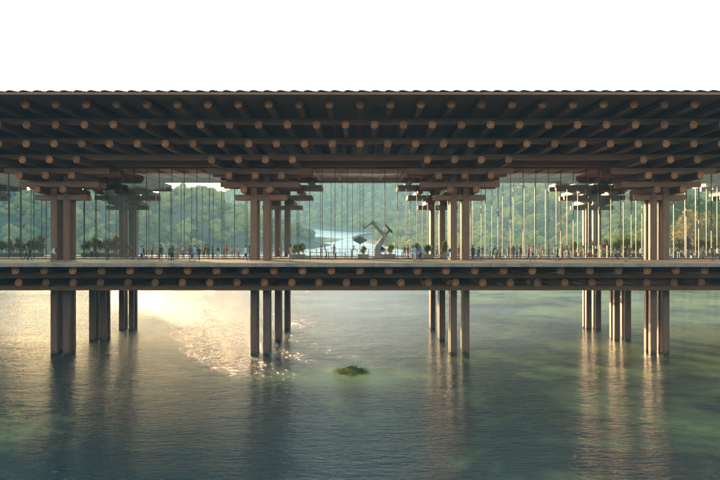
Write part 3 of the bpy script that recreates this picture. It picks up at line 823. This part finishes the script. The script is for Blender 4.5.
for px, d, kd, sc, lb in [
  (294, 106.5, 3, .75, 'lime yellow shrub in a planter right of the second cluster'),
  (299, 109, 2, .95, 'dark green shrub behind the lime yellow one'),
  (363, 108, 3, .62, 'yellow green shrub under the grey diamond panel'),
  (381, 109, 2, .8, 'dark green shrub behind the base of the robot arm'),
  (390, 111, 3, .75, 'pale yellow shrub just right of the robot arm'),
  (416, 113, 3, .85, 'thin yellow shrub behind the pair in blue tops'),
  (427, 108, 2, .85, 'rounded dark green shrub left of the third cluster'),
  (444, 109, 3, 1.0, 'bright yellow green shrub against the far columns'),
  (573, 126, 3, 1.0, 'pale green shrub on the far walkway left of the shelf'),
  (583, 127, 3, 1.2, 'larger lime shrub on the far walkway left of the shelf'),
  (607, 127, 0, 1.2, 'tan shrub just right of the display shelf'),
  (616, 126, 3, 1.2, 'lime shrub right of the tan one by the shelf'),
  (626, 127, 3, 1.35, 'biggest lime shrub before the green hillside'),
  (636, 126, 3, 1.1, 'lime shrub left of the rightmost cluster'),
  (679, 127, 0, 1.3, 'tan shrub behind the railing right of the rightmost cluster'),
  (688, 126, 0, 1.45, 'broad tan gold shrub behind the white railing'),
  (698, 127, 1, 1.3, 'golden shrub among the tan ones near the right edge'),
  (706, 126, 2, 1.3, 'green shrub near the right edge'),
  (715, 127, 0, 1.4, 'golden shrub cut by the right edge')]:
    shrub(px, d, kd, sc, lb)

# tables with benches
tt = MB().box(-1.2,1.2,-.4,.4,.70,.76).build('tabletop', M['lightwood'], link=False)
tlg = MB().box(-.04,.04,-.04,.04,0,.70).build('leg', M['darkmetal'], link=False)
def table(px, d, label, sc=1.0, rz=0):
    e = empty('table', ((px-360)*d/800, d, DECK+.001), rz); e.scale = (sc,1,1)
    place('tabletop', tt, e)
    for a in (-1.1, 1.1):
        for b in (-.33, .33): place('leg', tlg, e, (a,b,0))
    tag(e, label, 'table', 'tables inside the hall')
for a in [(150,110,'wooden table in the left bay beside an orange top'),(184,108,'wooden table at the left of the second bay'),(203,112,'wooden table behind the red topped leaning person',1.3),
          (228,115,'wooden table at the far glass in the second bay',1.4),(323,110,'long wooden table left of the grey diamond panel',1.6),(337,106,'low table right of the teal topped person'),
          (412,114,'wooden table right of the robot arm',1.3),(487,112,'wooden table right of the third cluster',1.2),(514,112,'long wooden table behind the red topped group',1.8),
          (543,106,'wooden table left of the tan dressed walking person',1.2),(574,114,'wooden table left of the display shelf',1.2),(690,112,'wooden table inside near the right edge',1.4)]:
    table(*a)
# benches
st = MB()
for k in range(4): st.box(-.9,.9,-.22+k*.115,-.13+k*.115,.42,.46)
st = st.build('seat', M['lightwood'], link=False)
lg = MB().box(-.04,.04,-.2,.2,0,.42).build('leg', M['darkmetal'], link=False)
for px, d, lb in [(122,108,'slatted bench in the left bay behind the glass'),(172,106,'slatted bench behind the pair on the sunlit walkway'),(270,110,'slatted bench behind the second cluster'),
                  (312,104.5,'slatted bench right of the person in red'),(398,105,'slatted bench at the foot of the robot arm'),(500,105,'slatted bench left of the red topped group'),
                  (534,114,'slatted bench near the far glass right of the red group'),(620,106,'slatted bench behind the grey topped walker'),(697,105,'slatted bench behind glass near the right edge')]:
    e = empty('bench', ((px-360)*d/800, d, DECK+.001)); place('seat', st, e); place('leg', lg, e, (-.75,0,0)); place('leg', lg, e, (.75,0,0))
    tag(e, lb, 'bench', 'slatted benches inside')
# display shelf by the far right columns
e = empty('display_shelf', ((596.5-360)*112/800, 112, DECK+.001))
for a in (-1.5, -.5, .5, 1.5): MB().box(a-.03,a+.03,-.2,.2,0,1.75).build('upright', M['lightwood'], e)
for z in (.25,.75,1.25,1.72): MB().box(-1.6,1.6,-.22,.22,z,z+.04).build('shelf', M['lightwood'], e)
tag(e, 'pale wooden open shelf standing before the far columns at right', 'shelf')
rb = random.Random(5)
for i, (xx, zz, cn) in enumerate([(-1.0,.29,'red'),(0,.29,'tan'),(1.0,.29,'teal'),(-1.0,.79,'cream'),(0,.79,'brown'),(1.0,.79,'orange'),(-.9,1.29,'green'),(.1,1.29,'white')]):
    w = rb.uniform(.2,.36); hh = rb.uniform(.2,.36)
    mb = MB().box(-w,w,-.15,.15,0,hh); mb.box(-w-.015,w+.015,-.165,.165,hh,hh+.04)
    o = mb.build('storage_box', cm(cn, CLR[cn])); o.location = ((596.5-360)*112/800+xx, 112, DECK+zz+.001)
    tag(o, 'small lidded %s box on the pale wooden shelf' % cn, 'box', 'boxes on the display shelf')

# robot arm sculpture
def robot():
    d = 106.5; k = 800/d
    def P(px, py, y=0): return Vector(((px-377.5)/k, y, (257.5-py)/k - (257.5-244)/k - H(0) + 0)) if 0 else Vector(((px-377.5)/k, y, (258.4-py)/k))
    e = empty('robot_arm', ((377.5-360)/k, d, DECK+.001))
    mb = MB().tube((0,0,0),(0,0,.25),.62,.60,20); mb.tube((0,0,.25),(0,0,1.1),.42,.36,20); mb.tube((0,0,1.1),(0,0,1.35),.46,.40,20); mb.build('base', M['robot'], e)
    a, b, c, t = P(378,247), P(384.5,236), P(372.5,222.5), P(366.5,226.5)
    def seg(name, p, q, r0, r1):
        r0 *= .92; r1 *= .95
        m = MB().tube(p, q, r0, r1, 14); m.tube(p+Vector((0,-.34,0)), p+Vector((0,.34,0)), r0*1.25, n=16); m.tube(q+Vector((0,-.28,0)), q+Vector((0,.28,0)), r1*1.3, n=16)
        m.build(name, M['robot'], e)
    seg('lower_arm', a, b, .36, .30); seg('upper_arm', b, c, .27, .18); seg('forearm', c, t, .17, .12)
    m = MB(); 
    m.tube(t, P(364.6,228), .09, .06, 8)
    for q in (P(362,231.5), P(364,223), P(361.8,226)): m.tube(P(364.8,227.6), q, .05, .03, 6)
    m.build('gripper', M['darkmetal'], e)
    m = MB(); p = P(384.5,224); q = P(392,232)
    m.tube(b, P(389.5,230), .12, .10, 10); m.tube(p, q, .10, .13, 8)
    for r in (P(393,234), P(389.5,232.5), P(384,222)): m.tube(P(388.5,229), r, .10, .05, 6)
    m.build('second_gripper', M['darkmetal'], e)
    m = MB(); pts = [b+Vector((.2,-.4,.1)), P(380,226)+Vector((0,-.35,.1)), c+Vector((.1,-.3,.15))]
    for u, w in zip(pts, pts[1:]): m.tube(u, w, .035, n=6)
    m.build('cable', M['darkmetal'], e)
    tag(e, 'tall pale robot arm with dark grippers behind the glass at centre', 'robot arm')
    # hanging diamond panel
    e2 = empty('diamond_panel', (0, 105.5, H((244-240.2)*105.5/800)))
    s = 105.5/800
    m = MB(); w, h = 7.6*s, 4.2*s
    m.prism([(-w,0),(0,-h),(w,0),(0,h)], 1, -.06, .06); m.build('panel', M['greypanel'], e2)
    for sx in (-.35, .35): MB().tube((sx,0,h*.6),(sx,0,9.5-.5),.012,n=6).build('cable', M['darkmetal'], e2)
    tag(e2, 'grey diamond shaped panel hung on cables left of the robot arm', 'panel')
robot()

# mossy rock in the water
def rock():
    rnd = random.Random(3); mb = MB(); n, m = 22, 7
    vs = []
    for j in range(m):
        for i in range(n):
            a = 2*math.pi*i/n; r = (1-j/(m-1))
            rr = r*(1+.25*noise.noise(Vector((math.cos(a)*1.3, math.sin(a)*1.3, 3))))
            vs.append((3.0*rr*math.cos(a), 5.4*rr*math.sin(a), -.17+.24*(1-r*r)+.10*noise.noise(Vector((rr*4*math.cos(a), rr*4*math.sin(a), 1)))))
    fs = [(j*n+i, j*n+(i+1)%n, (j+1)*n+(i+1)%n, (j+1)*n+i) for j in range(m-1) for i in range(n)]
    mb.add(vs, fs, 0, True)
    e = empty('mossy_rock', (-.9, 83.5, -.07)); e.scale = (.62, .75, .8); mb.build('rock', M['rock'], e)
    f = MB()
    for i in range(1500):
        a = rnd.uniform(0,6.28); r = rnd.random()**.7
        x, y = 3.4*r*math.cos(a), 5.6*r*math.sin(a)*(.6+.4*math.sin(3*a)**2); z = -.10+.26*(1-r*r)
        s = rnd.uniform(.06,.19); t = rnd.uniform(0,6.28)
        f.add([(x-s*math.cos(t),y-s*math.sin(t),z),(x+s*math.cos(t),y+s*math.sin(t),z+.02),(x+s*.3,y+s*.6,z+s*1.3)], [(0,1,2)])
    f.build('waterweed', M['algae'], e)
    tag(e, 'low dark rock with green weed just breaking the water at centre', 'rock')
rock()

# ------------------------------------------------------------------ air, light, camera
def haze():
    o = MB().box(-2700, 2700, -1700, 3300, -12, 225).build('haze', None); o.data.materials.clear()
    m = bpy.data.materials.new('haze_air'); m.use_nodes = True; nt = m.node_tree; nt.nodes.clear()
    out = nt.nodes.new('ShaderNodeOutputMaterial'); v = nt.nodes.new('ShaderNodeVolumePrincipled')
    v.inputs['Color'].default_value = (0.60, 0.86, 0.98, 1); v.inputs['Density'].default_value = HAZE; v.inputs['Anisotropy'].default_value = 0.0
    nt.links.new(v.outputs[0], out.inputs['Volume']); o.data.materials.append(m)
    tag(o, 'pale teal air haze over lake and hills', 'haze', kind='stuff')
HAZE = 0.00027
haze()
w = bpy.data.worlds.new('World'); SC.world = w; w.use_nodes = True
nt = w.node_tree; bg = nt.nodes['Background']
sky = nt.nodes.new('ShaderNodeTexSky'); sky.sky_type = 'NISHITA'; sky.sun_disc = False
sky.sun_elevation = R(SUN_EL); sky.sun_rotation = R(SUN_AZ); sky.air_density = 1.0; sky.dust_density = 1.3; sky.ozone_density = 1.0
nt.links.new(sky.outputs[0], bg.inputs[0]); bg.inputs[1].default_value = 0.13
sl = bpy.data.lights.new('sun', 'SUN'); sl.energy = 3.2; sl.angle = R(0.53); sl.color = (1.0, 0.62, 0.33)
so = bpy.data.objects.new('sun', sl); COL.objects.link(so)
dirv = Vector((math.sin(R(SUN_AZ))*math.cos(R(SUN_EL)), math.cos(R(SUN_AZ))*math.cos(R(SUN_EL)), math.sin(R(SUN_EL))))
so.rotation_euler = (-dirv).to_track_quat('-Z', 'Y').to_euler()
cam = bpy.data.cameras.new('camera'); co = bpy.data.objects.new('camera', cam); COL.objects.link(co)
co.location = (0, 0, WZ); co.rotation_euler = (R(90), 0, 0)
cam.sensor_width = 36; cam.lens = 36*800/720; cam.shift_y = -4/720*-1*-1; cam.clip_end = 9000; cam.clip_start = .5
cam.shift_y = 4/720
SC.camera = co
SC.view_settings.view_transform = 'Standard'; SC.view_settings.look = 'None'; SC.view_settings.gamma = 1
SC.view_settings.use_curve_mapping = False
SC.view_settings.exposure = 2.84
SC.cycles.use_denoising = True
SC.cycles.max_bounces = 10; SC.cycles.diffuse_bounces = 4; SC.cycles.transparent_max_bounces = 24; SC.cycles.glossy_bounces = 4
SC.cycles.volume_bounces = 1; SC.cycles.sample_clamp_indirect = 4.0; SC.cycles.caustics_reflective = False; SC.cycles.caustics_refractive = False
